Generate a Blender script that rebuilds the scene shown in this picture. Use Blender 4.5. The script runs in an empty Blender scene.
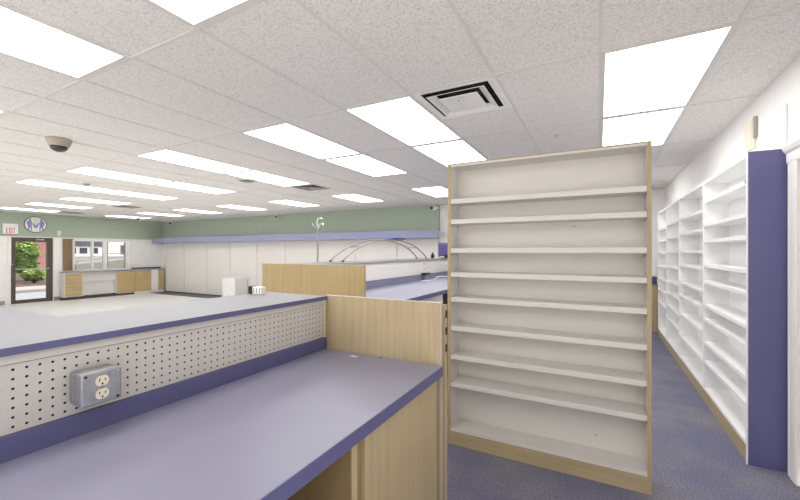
import bpy, bmesh, math, random
from mathutils import Vector, Matrix
random.seed(7)
SC = bpy.context.scene
COL = SC.collection
R = math.radians

# ------------------------------------------------------------------ camera
cam_d = bpy.data.cameras.new('camera'); cam = bpy.data.objects.new('camera', cam_d); COL.objects.link(cam)
cam_d.sensor_width = 36.0; cam_d.lens = 374.18 / 800 * 36.0; cam_d.shift_y = 0.002
cam_d.clip_start = 0.02; cam_d.clip_end = 300
cam.location = (0, 0, 1.40); cam.rotation_euler = (R(90), 0, 0.4897)
SC.camera = cam
# ------------------------------------------------------------------ light and exposure
LAMP = 5.0          # the diffusers of the ceiling lights
DAY = 1.0           # sky light, comes in through the shop front and the open side behind the camera
SUN = 6.0          # sun; paving added behind the camera bounces it up to the ceiling
SC.view_settings.view_transform = 'Standard'
SC.view_settings.look = 'None'
SC.view_settings.gamma = 1.0
SC.view_settings.use_curve_mapping = False
SC.view_settings.exposure = 0.29
w = bpy.data.worlds.new('daylight'); SC.world = w; w.use_nodes = True
bg = w.node_tree.nodes['Background']; bg.inputs[0].default_value = (0.98, 0.99, 1.0, 1); bg.inputs[1].default_value = DAY
sun_d = bpy.data.lights.new('sun', 'SUN'); sun = bpy.data.objects.new('sun', sun_d); COL.objects.link(sun)
sun_d.energy = SUN; sun_d.angle = R(1.0); sun_d.color = (1.0, 0.975, 0.94)
sun.rotation_euler = Vector((-0.27, -0.38, -0.89)).to_track_quat('-Z', 'Y').to_euler(); sun.location = (6, 6, 14)
SC.cycles.max_bounces = 12; SC.cycles.diffuse_bounces = 8; SC.cycles.sample_clamp_indirect = 6
SC.cycles.caustics_reflective = False; SC.cycles.caustics_refractive = False

# ------------------------------------------------------------------ materials
def new_mat(name):
    m = bpy.data.materials.new(name); m.use_nodes = True
    nt = m.node_tree; b = nt.nodes['Principled BSDF']
    return m, nt, b
def rgb(t): return (t[0], t[1], t[2], 1)
def plain(name, col, rough=0.5, metal=0.0, spec=0.5, var=0.03, scale=6.0):
    m, nt, b = new_mat(name)
    b.inputs['Roughness'].default_value = rough; b.inputs['Metallic'].default_value = metal
    b.inputs['Specular IOR Level'].default_value = spec
    g = nt.nodes.new('ShaderNodeNewGeometry'); n = nt.nodes.new('ShaderNodeTexNoise')
    n.inputs['Scale'].default_value = scale; n.inputs['Detail'].default_value = 3
    nt.links.new(g.outputs['Position'], n.inputs['Vector'])
    r = nt.nodes.new('ShaderNodeValToRGB')
    r.color_ramp.elements[0].position = 0.3; r.color_ramp.elements[1].position = 0.7
    r.color_ramp.elements[0].color = rgb([c * (1 - var) for c in col]); r.color_ramp.elements[1].color = rgb([min(1, c * (1 + var)) for c in col])
    nt.links.new(n.outputs['Fac'], r.inputs['Fac']); nt.links.new(r.outputs['Color'], b.inputs['Base Color'])
    return m
def emit(name, col, s):
    m = bpy.data.materials.new(name); m.use_nodes = True; nt = m.node_tree; nt.nodes.clear()
    e = nt.nodes.new('ShaderNodeEmission'); o = nt.nodes.new('ShaderNodeOutputMaterial')
    e.inputs[0].default_value = rgb(col); e.inputs[1].default_value = s
    nt.links.new(e.outputs[0], o.inputs[0]); return m
def wood(name, c0, c1, rough=0.45, horizontal=False):
    m, nt, b = new_mat(name); b.inputs['Roughness'].default_value = rough; b.inputs['Specular IOR Level'].default_value = 0.3
    g = nt.nodes.new('ShaderNodeNewGeometry'); mp = nt.nodes.new('ShaderNodeMapping')
    mp.inputs['Scale'].default_value = (1.6, 28, 28) if horizontal else (26, 26, 1.3)
    n = nt.nodes.new('ShaderNodeTexNoise'); n.inputs['Scale'].default_value = 1.6; n.inputs['Detail'].default_value = 6; n.inputs['Roughness'].default_value = 0.6
    nt.links.new(g.outputs['Position'], mp.inputs['Vector']); nt.links.new(mp.outputs['Vector'], n.inputs['Vector'])
    n2 = nt.nodes.new('ShaderNodeTexNoise'); n2.inputs['Scale'].default_value = 3.0; n2.inputs['Detail'].default_value = 2
    nt.links.new(g.outputs['Position'], n2.inputs['Vector'])
    ad = nt.nodes.new('ShaderNodeMath'); ad.operation = 'MULTIPLY_ADD'; ad.inputs[1].default_value = 0.5; ad.inputs[2].default_value = -0.25
    nt.links.new(n2.outputs['Fac'], ad.inputs[0])
    a2 = nt.nodes.new('ShaderNodeMath'); a2.operation = 'ADD'
    nt.links.new(n.outputs['Fac'], a2.inputs[0]); nt.links.new(ad.outputs[0], a2.inputs[1])
    r = nt.nodes.new('ShaderNodeValToRGB'); r.color_ramp.elements[0].position = 0.25; r.color_ramp.elements[1].position = 0.75
    r.color_ramp.elements[0].color = rgb(c0); r.color_ramp.elements[1].color = rgb(c1)
    nt.links.new(a2.outputs[0], r.inputs['Fac']); nt.links.new(r.outputs['Color'], b.inputs['Base Color'])
    return m
def tile_mat():
    m, nt, b = new_mat('ceiling_tile'); b.inputs['Roughness'].default_value = 0.95; b.inputs['Specular IOR Level'].default_value = 0.1
    g = nt.nodes.new('ShaderNodeNewGeometry')
    n = nt.nodes.new('ShaderNodeTexNoise'); n.inputs['Scale'].default_value = 92; n.inputs['Detail'].default_value = 4; n.inputs['Roughness'].default_value = 0.65
    nt.links.new(g.outputs['Position'], n.inputs['Vector'])
    r = nt.nodes.new('ShaderNodeValToRGB'); e = r.color_ramp.elements
    e[0].position = 0.33; e[0].color = (0.61, 0.585, 0.565, 1); e[1].position = 0.50; e[1].color = (0.85, 0.825, 0.805, 1)
    x = e.new(0.68); x.color = (0.90, 0.88, 0.865, 1)
    nt.links.new(n.outputs['Fac'], r.inputs['Fac']); nt.links.new(r.outputs['Color'], b.inputs['Base Color'])
    bp = nt.nodes.new('ShaderNodeBump'); bp.inputs['Strength'].default_value = 0.35; bp.inputs['Distance'].default_value = 0.004
    nt.links.new(n.outputs['Fac'], bp.inputs['Height']); nt.links.new(bp.outputs['Normal'], b.inputs['Normal'])
    return m
def carpet_mat():
    m, nt, b = new_mat('carpet'); b.inputs['Roughness'].default_value = 1.0; b.inputs['Specular IOR Level'].default_value = 0.05
    g = nt.nodes.new('ShaderNodeNewGeometry')
    n = nt.nodes.new('ShaderNodeTexNoise'); n.inputs['Scale'].default_value = 95; n.inputs['Detail'].default_value = 5; n.inputs['Roughness'].default_value = 0.7
    n2 = nt.nodes.new('ShaderNodeTexNoise'); n2.inputs['Scale'].default_value = 2.2; n2.inputs['Detail'].default_value = 3
    nt.links.new(g.outputs['Position'], n.inputs['Vector']); nt.links.new(g.outputs['Position'], n2.inputs['Vector'])
    r = nt.nodes.new('ShaderNodeValToRGB'); e = r.color_ramp.elements
    e[0].position = 0.33; e[0].color = (0.115, 0.115, 0.155, 1); e[1].position = 0.68; e[1].color = (0.30, 0.295, 0.345, 1)
    nt.links.new(n.outputs['Fac'], r.inputs['Fac'])
    r2 = nt.nodes.new('ShaderNodeValToRGB'); e2 = r2.color_ramp.elements
    e2[0].position = 0.38; e2[0].color = (0.86, 0.86, 1.02, 1); e2[1].position = 0.62; e2[1].color = (1.12, 1.12, 1.06, 1)
    nt.links.new(n2.outputs['Fac'], r2.inputs['Fac'])
    mx = nt.nodes.new('ShaderNodeMix'); mx.data_type = 'RGBA'; mx.blend_type = 'MULTIPLY'; mx.inputs[0].default_value = 1
    nt.links.new(r.outputs['Color'], mx.inputs[6]); nt.links.new(r2.outputs['Color'], mx.inputs[7])
    nt.links.new(mx.outputs[2], b.inputs['Base Color'])
    bp = nt.nodes.new('ShaderNodeBump'); bp.inputs['Strength'].default_value = 0.5; bp.inputs['Distance'].default_value = 0.006
    nt.links.new(n.outputs['Fac'], bp.inputs['Height']); nt.links.new(bp.outputs['Normal'], b.inputs['Normal'])
    return m
def brick_mat():
    m, nt, b = new_mat('brick'); b.inputs['Roughness'].default_value = 0.9
    g = nt.nodes.new('ShaderNodeNewGeometry'); mp = nt.nodes.new('ShaderNodeMapping'); mp.inputs['Rotation'].default_value = (R(90), 0, R(90))
    t = nt.nodes.new('ShaderNodeTexBrick'); t.inputs['Scale'].default_value = 4.5
    t.inputs['Color1'].default_value = (0.64, 0.22, 0.20, 1); t.inputs['Color2'].default_value = (0.54, 0.17, 0.15, 1); t.inputs['Mortar'].default_value = (0.52, 0.24, 0.22, 1)
    nt.links.new(g.outputs['Position'], mp.inputs['Vector']); nt.links.new(mp.outputs['Vector'], t.inputs['Vector'])
    nt.links.new(t.outputs['Color'], b.inputs['Base Color']); return m
def glass_mat():
    m = bpy.data.materials.new('glass'); m.use_nodes = True; nt = m.node_tree; nt.nodes.clear()
    o = nt.nodes.new('ShaderNodeOutputMaterial'); mx = nt.nodes.new('ShaderNodeMixShader')
    t = nt.nodes.new('ShaderNodeBsdfTransparent'); t.inputs[0].default_value = (0.90, 0.92, 0.92, 1)
    gl = nt.nodes.new('ShaderNodeBsdfGlossy'); gl.inputs['Roughness'].default_value = 0.02
    fr = nt.nodes.new('ShaderNodeFresnel'); fr.inputs[0].default_value = 1.35
    nt.links.new(fr.outputs[0], mx.inputs[0]); nt.links.new(t.outputs[0], mx.inputs[1]); nt.links.new(gl.outputs[0], mx.inputs[2]); nt.links.new(mx.outputs[0], o.inputs[0])
    return m

M = dict(
    tile=tile_mat(), carpet=carpet_mat(), brick=brick_mat(), glass=glass_mat(),
    lamp=emit('lamp_diffuser', (1.0, 0.995, 0.985), LAMP),
    grid=plain('ceiling_grid_paint', (0.74, 0.715, 0.69), 0.6),
    wall=plain('white_wall_paint', (0.86, 0.845, 0.825), 0.8, var=0.015),
    wall2=plain('cream_wall_panel', (0.76, 0.73, 0.695), 0.6, var=0.02, scale=2),
    green=plain('sage_green_paint', (0.40, 0.475, 0.375), 0.8, var=0.03),
    lav=plain('lavender_paint', (0.30, 0.31, 0.47), 0.6),
    laminate=plain('lavender_laminate', (0.235, 0.23, 0.305), 0.33, spec=0.5, var=0.05, scale=3),
    topgrey=plain('pale_lavender_laminate', (0.245, 0.24, 0.262), 0.4, var=0.03, scale=3),
    edge=plain('purple_edge_band', (0.105, 0.104, 0.22), 0.4),
    panelblue=plain('purple_end_laminate', (0.130, 0.125, 0.285), 0.5, var=0.04, scale=3),
    shelf=plain('cream_melamine', (0.70, 0.672, 0.635), 0.5, var=0.01),
    shelfw=plain('white_melamine', (0.90, 0.895, 0.885), 0.45, var=0.01),
    maple=wood('maple_laminate', (0.41, 0.32, 0.19), (0.51, 0.41, 0.255)),
    maple2=wood('maple_laminate_yellow', (0.47, 0.345, 0.17), (0.57, 0.43, 0.23)),
    mapleh=wood('maple_kick', (0.41, 0.32, 0.19), (0.51, 0.41, 0.255), horizontal=True),
    mapledark_and_shade=wood('maple_dark_and_shade', (0.25, 0.17, 0.085), (0.32, 0.23, 0.12)),  # dark cabinet top; on divider and carcass, shade put into the maple colour
    brownwood=wood('brown_slats', (0.20, 0.125, 0.07), (0.32, 0.21, 0.13)),
    peg=plain('pegboard_cream', (0.60, 0.565, 0.52), 0.6, var=0.02),
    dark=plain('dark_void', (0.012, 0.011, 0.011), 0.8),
    black=plain('black_plastic', (0.02, 0.02, 0.022), 0.4),
    brown=plain('bronze_metal', (0.10, 0.075, 0.06), 0.45, metal=0.2),
    steel=plain('galvanised_steel', (0.40, 0.40, 0.43), 0.42, metal=0.75, var=0.12, scale=30),
    chrome=plain('chrome', (0.75, 0.75, 0.76), 0.15, metal=1.0),
    greymetal=plain('grey_rail_metal', (0.34, 0.32, 0.31), 0.4, metal=0.5),
    ivory=plain('ivory_plastic', (0.78, 0.71, 0.56), 0.35),
    white=plain('white_plastic', (0.86, 0.85, 0.83), 0.4),
    creamp=plain('cream_plastic', (0.78, 0.74, 0.60), 0.45),
    grey=plain('grey_paint', (0.33, 0.31, 0.29), 0.6),
    kick=plain('dark_kick', (0.06, 0.05, 0.045), 0.6),
    vinyl=plain('cream_vinyl_floor', (0.76, 0.75, 0.73), 0.45, var=0.02, scale=2),
    darkstrip=plain('grey_carpet_border', (0.14, 0.135, 0.13), 0.95),
    red=plain('exit_red', (0.62, 0.10, 0.08), 0.5),
    logoblue=plain('logo_blue', (0.27, 0.27, 0.56), 0.5),
    logogrey=plain('logo_grey', (0.30, 0.32, 0.42), 0.5),
    logocream=plain('logo_cream', (0.78, 0.77, 0.62), 0.5),
    navy=plain('navy_plastic', (0.05, 0.07, 0.22), 0.4),
    purple=plain('purple_screen', (0.09, 0.07, 0.23), 0.3),
    paving=plain('bounce_paving', (0.80, 0.78, 0.74), 0.9),
    asphalt=plain('pale_asphalt', (0.30, 0.30, 0.31), 0.9),
    concrete=plain('concrete', (0.36, 0.33, 0.30), 0.9),
    mulch=plain('mulch', (0.11, 0.07, 0.055), 0.95, var=0.4, scale=20),
    leaf=plain('bush_leaf', (0.30, 0.42, 0.11), 0.7, var=0.45, scale=3),
    bark=plain('bark', (0.12, 0.08, 0.05), 0.9),
    facade=plain('pale_facade', (0.82, 0.81, 0.80), 0.8),
    facadegrey=plain('grey_facade', (0.12, 0.12, 0.14), 0.6),
    winglass=plain('dark_window_glass', (0.05, 0.055, 0.075), 0.15),
    rock=plain('pale_rock', (0.33, 0.32, 0.30), 0.9),
)

# ------------------------------------------------------------------ mesh helpers
class MB:
    def __init__(s): s.bm = bmesh.new()
    def box(s, x0, x1, y0, y1, z0, z1):
        x0, x1 = sorted((x0, x1)); y0, y1 = sorted((y0, y1)); z0, z1 = sorted((z0, z1))
        v = [s.bm.verts.new(p) for p in ((x0,y0,z0),(x1,y0,z0),(x1,y1,z0),(x0,y1,z0),(x0,y0,z1),(x1,y0,z1),(x1,y1,z1),(x0,y1,z1))]
        for f in ((0,3,2,1),(4,5,6,7),(0,1,5,4),(1,2,6,5),(2,3,7,6),(3,0,4,7)): s.bm.faces.new([v[i] for i in f])
        return s
    def quad(s, *ps):
        s.bm.faces.new([s.bm.verts.new(p) for p in ps]); return s
    def prism(s, pts, axis, a0, a1):
        """extrude a 2-D outline along axis 'x', 'y' or 'z'"""
        def P(p, a): return {'x': (a, p[0], p[1]), 'y': (p[0], a, p[1]), 'z': (p[0], p[1], a)}[axis]
        A = [s.bm.verts.new(P(p, a0)) for p in pts]; B = [s.bm.verts.new(P(p, a1)) for p in pts]; n = len(pts)
        s.bm.faces.new(A); s.bm.faces.new(list(reversed(B)))
        for i in range(n): s.bm.faces.new([A[i], B[i], B[(i+1) % n], A[(i+1) % n]])
        return s
    def tube(s, pts, r, n=8, cap=True):
        pts = [Vector(p) for p in pts]; rings = []
        up = None
        for i, p in enumerate(pts):
            t = (pts[min(i+1, len(pts)-1)] - pts[max(i-1, 0)]).normalized()
            if up is None:
                up = Vector((0,0,1)) if abs(t.z) < 0.9 else Vector((1,0,0))
            a = (up - t * up.dot(t)).normalized(); up = a; b = t.cross(a)
            rr = r[i] if isinstance(r, (list, tuple)) else r
            rings.append([s.bm.verts.new(p + (a*math.cos(k*2*math.pi/n) + b*math.sin(k*2*math.pi/n))*rr) for k in range(n)])
        for i in range(len(rings)-1):
            for k in range(n): s.bm.faces.new([rings[i][k], rings[i][(k+1)%n], rings[i+1][(k+1)%n], rings[i+1][k]])
        if cap: s.bm.faces.new(list(reversed(rings[0]))); s.bm.faces.new(rings[-1])
        return s
    def lathe(s, prof, c, n=24, axis='z'):
        """profile of (radius, height) turned about an axis through c"""
        def P(r, h, a):
            u, v = r*math.cos(a), r*math.sin(a)
            return {'z': (c[0]+u, c[1]+v, c[2]+h), 'x': (c[0]+h, c[1]+u, c[2]+v), 'y': (c[0]+u, c[1]+h, c[2]+v)}[axis]
        rings = [[s.bm.verts.new(P(max(r, 1e-4), h, k*2*math.pi/n)) for k in range(n)] for r, h in prof]
        for i in range(len(rings)-1):
            for k in range(n): s.bm.faces.new([rings[i][k], rings[i][(k+1)%n], rings[i+1][(k+1)%n], rings[i+1][k]])
        s.bm.faces.new(list(reversed(rings[0]))); s.bm.faces.new(rings[-1])
        return s
def origin(o):
    p = Vector((0,0,0))
    while o is not None: p += Vector(o.location); o = o.parent
    return p
def link(name, mb, mat, parent=None, loc=None, bevel=0, smooth=False):
    """link a builder as ONE mesh object; its shape is given in world coordinates"""
    base = Vector(loc) if loc is not None else Vector((0,0,0))
    bm = mb.bm
    off = origin(parent) if parent is not None else base
    bmesh.ops.recalc_face_normals(bm, faces=bm.faces[:])
    bmesh.ops.translate(bm, verts=bm.verts[:], vec=-off)
    me = bpy.data.meshes.new(name); bm.to_mesh(me); bm.free()
    me.materials.append(mat)
    if smooth:
        for p in me.polygons: p.use_smooth = True
    o = bpy.data.objects.new(name, me); COL.objects.link(o)
    if parent is not None: o.parent = parent
    else: o.location = base
    if bevel:
        b = o.modifiers.new('bevel', 'BEVEL'); b.width = bevel; b.segments = 2; b.limit_method = 'ANGLE'
    return o
def tag(o, label, cat, group=None):
    o['label'] = label; o['category'] = cat
    if group: o['group'] = group
    return o
def thing(name, label, cat, loc, group=None):
    o = bpy.data.objects.new(name, None); COL.objects.link(o); o.location = loc; o.empty_display_size = 0.1
    return tag(o, label, cat, group)
def struct(name, mb, mat, parent=None, label=None, bevel=0):
    o = link(name, mb, mat, parent, bevel=bevel)
    if parent is None: o['kind'] = 'structure'
    if label: o['label'] = label
    return o
def dup(root, loc, label=None, group=None):
    r = root.copy(); COL.objects.link(r); r.location = loc
    if label: r['label'] = label
    if group: r['group'] = group
    for ch in list(root.children):
        c = ch.copy(); COL.objects.link(c); c.parent = r
        for g in list(ch.children):
            d = g.copy(); COL.objects.link(d); d.parent = c
    return r
def box(*a): return MB().box(*a)

# ------------------------------------------------------------------ room shell
CZ = 2.58                      # ceiling height
XL, XR, YB, YN = -15.5, 1.06, 8.84, -1.3
FZ = -0.175                     # the shop floor lies one step below the raised dispensary floor
PX, PY, GX, GY = 0.628, 1.256, 0.006, 1.2434    # pitch and origin of the ceiling grid
def gx(i): return GX + PX*i
def gy(j): return GY + PY*j

LIGHTS = [(i, j) for j, cols in ((-2, (0,-3,-5,-8,-11)), (-1, (-3,-5,-8)), (1, (0,-3,-5,-8,-11,-14)), (2, (0,-3,-5,-8,-11,-14,-17,-20,-23)), (4, (0,-3,-5,-8,-11,-14,-17,-20,-23))) for i in cols]
AIR = (-2, 1)
VENTS = [(-8, 3), (-18, 3), (-23, 3)]
holes = set(LIGHTS)
c = MB()
for i in range(-26, 3):
    for j in range(-4, 7):
        x0, x1, y0, y1 = max(gx(i), XL), min(gx(i+1), XR), max(gy(j), YN), min(gy(j+1), YB)
        if x1 <= x0 or y1 <= y0 or (i, j) in holes: continue
        ys = [(y0, y1)]
        if (i, j) == AIR or (i, j) in VENTS: ys = [(gy(j+0.5), y1)]
        for a, b in ys: c.quad((x0,a,CZ),(x0,b,CZ),(x1,b,CZ),(x1,a,CZ))
bmesh.ops.remove_doubles(c.bm, verts=c.bm.verts[:], dist=0.0005)
struct('ceiling', c, M['tile'])
g = MB(); tb = 0.010
for i in range(-24, 2): g.box(gx(i)-tb, gx(i)+tb, YN, YB, CZ-0.004, CZ-0.0005)
struct('trim_1', g, M['grid'], label='long white bars of the suspended ceiling grid')
g = MB()
for j in range(-2, 7): g.box(XL, XR, gy(j)-tb, gy(j)+tb, CZ-0.0045, CZ-0.0005)
g.box(gx(AIR[0])+tb, gx(AIR[0]+1)-tb, gy(AIR[1]+0.5)-tb, gy(AIR[1]+0.5)+tb, CZ-0.0045, CZ-0.0005)
struct('trim_2', g, M['grid'], label='cross bars of the suspended ceiling grid')

struct('floor', box(-4.2,XR,YN,YB,FZ,0), M['carpet'], label='blue grey carpet floor')
struct('floor_vinyl', MB().quad((XL,YN,FZ),(-4.2,YN,FZ),(-4.2,8.06,FZ),(XL,8.06,FZ)), M['vinyl'], label='cream vinyl floor of the shop front')
struct('floor_border', MB().quad((XL,8.06,FZ),(-4.2,8.06,FZ),(-4.2,YB,FZ),(XL,YB,FZ)), M['darkstrip'], label='dark grey carpet strip along the back wall')

# right wall with a doorway near the camera
wr = MB().box(XR, XR+0.12, 3.12, YB, 0, CZ).box(XR, XR+0.12, 2.16, 3.12, 1.965, CZ).box(XR, XR+0.12, 0.9, 2.16, 0, CZ)
struct('wall_right', wr, M['wall'])
struct('wall_back', MB().box(XL, XR, YB, YB+0.12, FZ, CZ).box(-1.2, XR, 8.40, YB, 0.001, CZ-0.006), M['wall'])
d1 = struct('door_1', MB().box(XR+0.05, XR+0.09, 2.17, 3.11, 0.005, 1.96), M['creamp'], label='pale door in the right wall')
dc = MB().prism([(XR-0.001,3.09),(XR-0.018,3.09),(XR-0.022,3.11),(XR-0.022,3.17),(XR-0.016,3.175),(XR-0.016,3.195),(XR-0.022,3.20),(XR-0.018,3.215),(XR-0.001,3.215)], 'z', 0.0, 1.949)
struct('door_casing', dc, M['wall'], d1)
hd = MB().prism([(XR-0.001,1.95),(XR-0.018,1.95),(XR-0.022,1.965),(XR-0.022,2.01),(XR-0.034,2.025),(XR-0.044,2.05),(XR-0.001,2.05)], 'y', 2.06, 3.225)
struct('door_head', hd, M['wall'], d1)

# left wall (shop front), openings for the door and the window
GBZ = 1.865
DY0, DY1, DZ = 4.392, 5.371, 1.836
WY0, WY1, WZ0, WZ1 = 5.897, 7.542, 0.757, 1.797
wl = MB().box(XL-0.15, XL, YN, 3.7, GBZ, CZ).box(XL-0.15, XL, YN, 3.7, FZ, 0.05)
wl.box(XL-0.15, XL, 3.7, DY0, FZ, CZ).box(XL-0.15, XL, DY0, DY1, DZ, CZ).box(XL-0.15, XL, DY1, WY0, FZ, CZ)
wl.box(XL-0.15, XL, WY0, WY1, FZ, WZ0).box(XL-0.15, XL, WY0, WY1, WZ1, CZ).box(XL-0.15, XL, WY1, YB, FZ, CZ)
struct('wall_left', wl, M['wall'])
struct('wall_left_bulkhead', box(XL+0.001, XL+0.03, YN, 8.77, GBZ, CZ-0.006), M['green'], label='sage green bulkhead over the shop door and window')
struct('wall_back_bulkhead', box(XL+0.032, -3.57, 8.78, 8.835, 1.932, CZ-0.006), M['green'], label='sage green bulkhead along the back of the shop')
struct('wall_back_canopy', MB().prism([(XL+0.032,8.36),(-3.43,8.36),(-3.60,8.778),(XL+0.032,8.778)], 'z', 1.733, 1.93), M['lav'], label='lavender band below the back green bulkhead', bevel=0.003)
seams = [-15.16,-13.92,-12.61,-11.33,-10.0,-8.74,-7.4,-6.055,-4.73,-3.57]
pn = MB()
for a, b in zip(seams[:-1], seams[1:]): pn.box(a+0.012, b-0.012, 8.70, 8.73, FZ+0.03, 1.731)
pn.box(-15.16, -3.57, 8.731, 8.835, FZ, 1.731)
struct('wall_back_panelling', pn, M['wall2'], label='row of tall cream wall panels under the lavender band')
struct('baseboard_back', box(-15.16, -3.57, 8.685, 8.699, FZ, FZ+0.028), M['kick'])

# ------------------------------------------------------------------ ceiling lights
def ordn(n): return ['first','second','third','fourth','fifth','sixth','seventh','eighth','ninth'][n]
ROWS = {-2: 'row behind the camera', -1: 'nearest row', 1: 'second row', 2: 'third row', 4: 'far row by the green bulkhead'}
def make_light(label):
    t = thing('ceiling_light', label, 'ceiling light', (0,0,CZ), 'recessed light panels in the ceiling')
    e = 0.014
    link('housing', MB().box(e, PX-e, e, PY-e, CZ+0.055, CZ+0.06).box(e-0.004, e, e, PY-e, CZ, CZ+0.06).box(PX-e, PX-e+0.004, e, PY-e, CZ, CZ+0.06)
         .box(e, PX-e, e-0.004, e, CZ, CZ+0.06).box(e, PX-e, PY-e, PY-e+0.004, CZ, CZ+0.06), M['white'], t)
    f, a, b = 0.0115, 0.027, 0.038          # inset, inner edge of the long sides, inner edge of the ends
    link('frame', MB().box(f, a, f, PY-f, CZ-0.006, CZ+0.004).box(PX-a, PX-f, f, PY-f, CZ-0.006, CZ+0.004)
         .box(a, PX-a, f, b, CZ-0.006, CZ+0.004).box(a, PX-a, PY-b, PY-f, CZ-0.006, CZ+0.004), M['grid'], t)
    link('diffuser', box(a+0.0003, PX-a-0.0003, b+0.0003, PY-b-0.0003, CZ-0.005, CZ+0.002), M['lamp'], t)
    # meshes were built at the world origin of the grid cell: shift so that the thing's origin is the cell corner
    return t
proto = None
for j in (-2,-1,1,2,4):
    cols = [i for i, jj in LIGHTS if jj == j]
    for n, i in enumerate(cols):
        lab = 'glowing ceiling light, %s from right wall in the %s' % (ordn(n), ROWS[j])
        if proto is None:
            proto = make_light(lab); proto.location = (gx(i), gy(j), CZ)
        else: dup(proto, (gx(i), gy(j), CZ), lab)

# ------------------------------------------------------------------ things on the ceiling
def sq_ring(mb, cx, cy, ro, ri, zo, zi, th=0.004):
    """square sloping louvre: outer half-size ro at height zo, inner half-size ri at zi"""
    o = [(cx-ro,cy-ro),(cx+ro,cy-ro),(cx+ro,cy+ro),(cx-ro,cy+ro)]; q = [(cx-ri,cy-ri),(cx+ri,cy-ri),(cx+ri,cy+ri),(cx-ri,cy+ri)]
    for k in range(4):
        a, b, c2, d = o[k], o[(k+1)%4], q[(k+1)%4], q[k]
        lo = [mb.bm.verts.new(p) for p in ((*a,zo),(*b,zo),(*c2,zi),(*d,zi))]; up = [mb.bm.verts.new(p) for p in ((*a,zo+th),(*b,zo+th),(*c2,zi+th),(*d,zi+th))]
        mb.bm.faces.new(lo); mb.bm.faces.new(list(reversed(up)))
        for m_ in range(4): mb.bm.faces.new([lo[m_], up[m_], up[(m_+1)%4], lo[(m_+1)%4]])
cx, cy = gx(AIR[0])+PX/2, gy(AIR[1])+PX/2
ad = thing('air_diffuser', 'stepped square white air diffuser with dark gaps beside the ceiling lights', 'air vent', (cx,cy,CZ))
m_ = MB(); sq_ring(m_, cx, cy, 0.302, 0.255, CZ-0.003, CZ-0.003); link('flange', m_, M['white'], ad)
link('plenum', MB().box(cx-0.30, cx+0.30, cy-0.30, cy+0.30, CZ+0.12, CZ+0.125).box(cx-0.30,cx-0.295,cy-0.30,cy+0.30,CZ+0.002,CZ+0.12).box(cx+0.295,cx+0.30,cy-0.30,cy+0.30,CZ+0.002,CZ+0.12)
     .box(cx-0.295,cx+0.295,cy-0.30,cy-0.295,CZ+0.002,CZ+0.12).box(cx-0.295,cx+0.295,cy+0.295,cy+0.30,CZ+0.002,CZ+0.12), plain('dark_duct',(0.07,0.062,0.056),0.9,var=0.5,scale=14), ad)  # duct interior in a dark, mottled colour
m_ = MB(); sq_ring(m_, cx, cy, 0.222, 0.165, CZ-0.018, CZ+0.008); link('louvre', m_, M['white'], ad)
m_ = MB().box(cx-0.15, cx+0.15, cy-0.15, cy+0.15, CZ-0.020, CZ-0.015); link('centre_plate', m_, M['white'], ad, bevel=0.002)
link('screw', MB().lathe([(0.006,0),(0.006,-0.003)], (cx-0.02, cy-0.06, CZ-0.020), 10), M['grey'], ad)
for (i, j), lab in zip(VENTS, ('dark louvred ceiling vent at the end of the third row of lights', 'dark ceiling vent beside the far lights, further from the oval sign', 'dark ceiling vent nearest the oval sign')):
    cx, cy = gx(i)+PX/2, gy(j)+PX/2
    t = thing('ceiling_vent', lab, 'air vent', (cx,cy,CZ), 'louvred ceiling vents')
    m_ = MB(); sq_ring(m_, cx, cy, 0.312, 0.27, CZ-0.004, CZ-0.004); link('frame', m_, M['white'], t)
    link('backing', box(cx-0.30, cx+0.30, cy-0.30, cy+0.30, CZ+0.03, CZ+0.035), M['kick'], t)
    m_ = MB(); sq_ring(m_, cx, cy, 0.25, 0.20, CZ-0.006, CZ+0.02); sq_ring(m_, cx, cy, 0.17, 0.12, CZ-0.006, CZ+0.02); link('louvre', m_, M['grey'], t)
    link('centre_plate', box(cx-0.09,cx+0.09,cy-0.09,cy+0.09,CZ-0.006,CZ-0.002), M['grey'], t)
rd = thing('round_diffuser', 'round beige ceiling diffuser beside the third row of lights', 'air vent', (-5.12,4.25,CZ))
link('rim', MB().lathe([(0.17,-0.001),(0.17,-0.006),(0.13,-0.02),(0.12,-0.02),(0.12,-0.001)], (-5.12,4.25,CZ), 28), M['creamp'], rd, smooth=False)
link('cone', MB().lathe([(0.03,-0.003),(0.10,-0.028),(0.05,-0.03)], (-5.12,4.25,CZ), 28), M['grey'], rd)
dm = thing('dome_camera', 'beige dome security camera with dark bubble on the ceiling', 'camera', (-5.0,1.78,CZ))
link('housing', MB().lathe([(0.105,-0.001),(0.108,-0.01),(0.085,-0.075),(0.075,-0.08)], (-5.0,1.78,CZ), 28), plain('taupe_plastic', (0.42,0.37,0.31), 0.5), dm)
link('bubble', MB().lathe([(0.074,-0.081)]+[(0.074*math.cos(a), -0.081-0.055*math.sin(a)) for a in [k*math.pi/12 for k in range(1,7)]], (-5.0,1.78,CZ), 24), plain('smoked_dome',(0.05,0.045,0.045),0.15), dm, smooth=True)
sd = thing('smoke_detector', 'small pale smoke detector between the ceiling lights at left', 'smoke detector', (-7.72,3.12,CZ))
link('base', MB().lathe([(0.07,-0.001),(0.07,-0.02),(0.055,-0.026)], (-7.72,3.12,CZ), 20), M['grid'], sd)
link('sensor', MB().lathe([(0.05,-0.0265),(0.045,-0.045),(0.02,-0.05)], (-7.72,3.12,CZ), 20), M['grey'], sd)
sp = thing('sprinkler_head', 'small sprinkler head in the ceiling tile above the tall white bookcase', 'sprinkler', (-0.39,4.08,CZ))
link('escutcheon', MB().lathe([(0.035,-0.001),(0.035,-0.004),(0.02,-0.008)], (-0.39,4.08,CZ), 16), M['grid'], sp)
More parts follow.
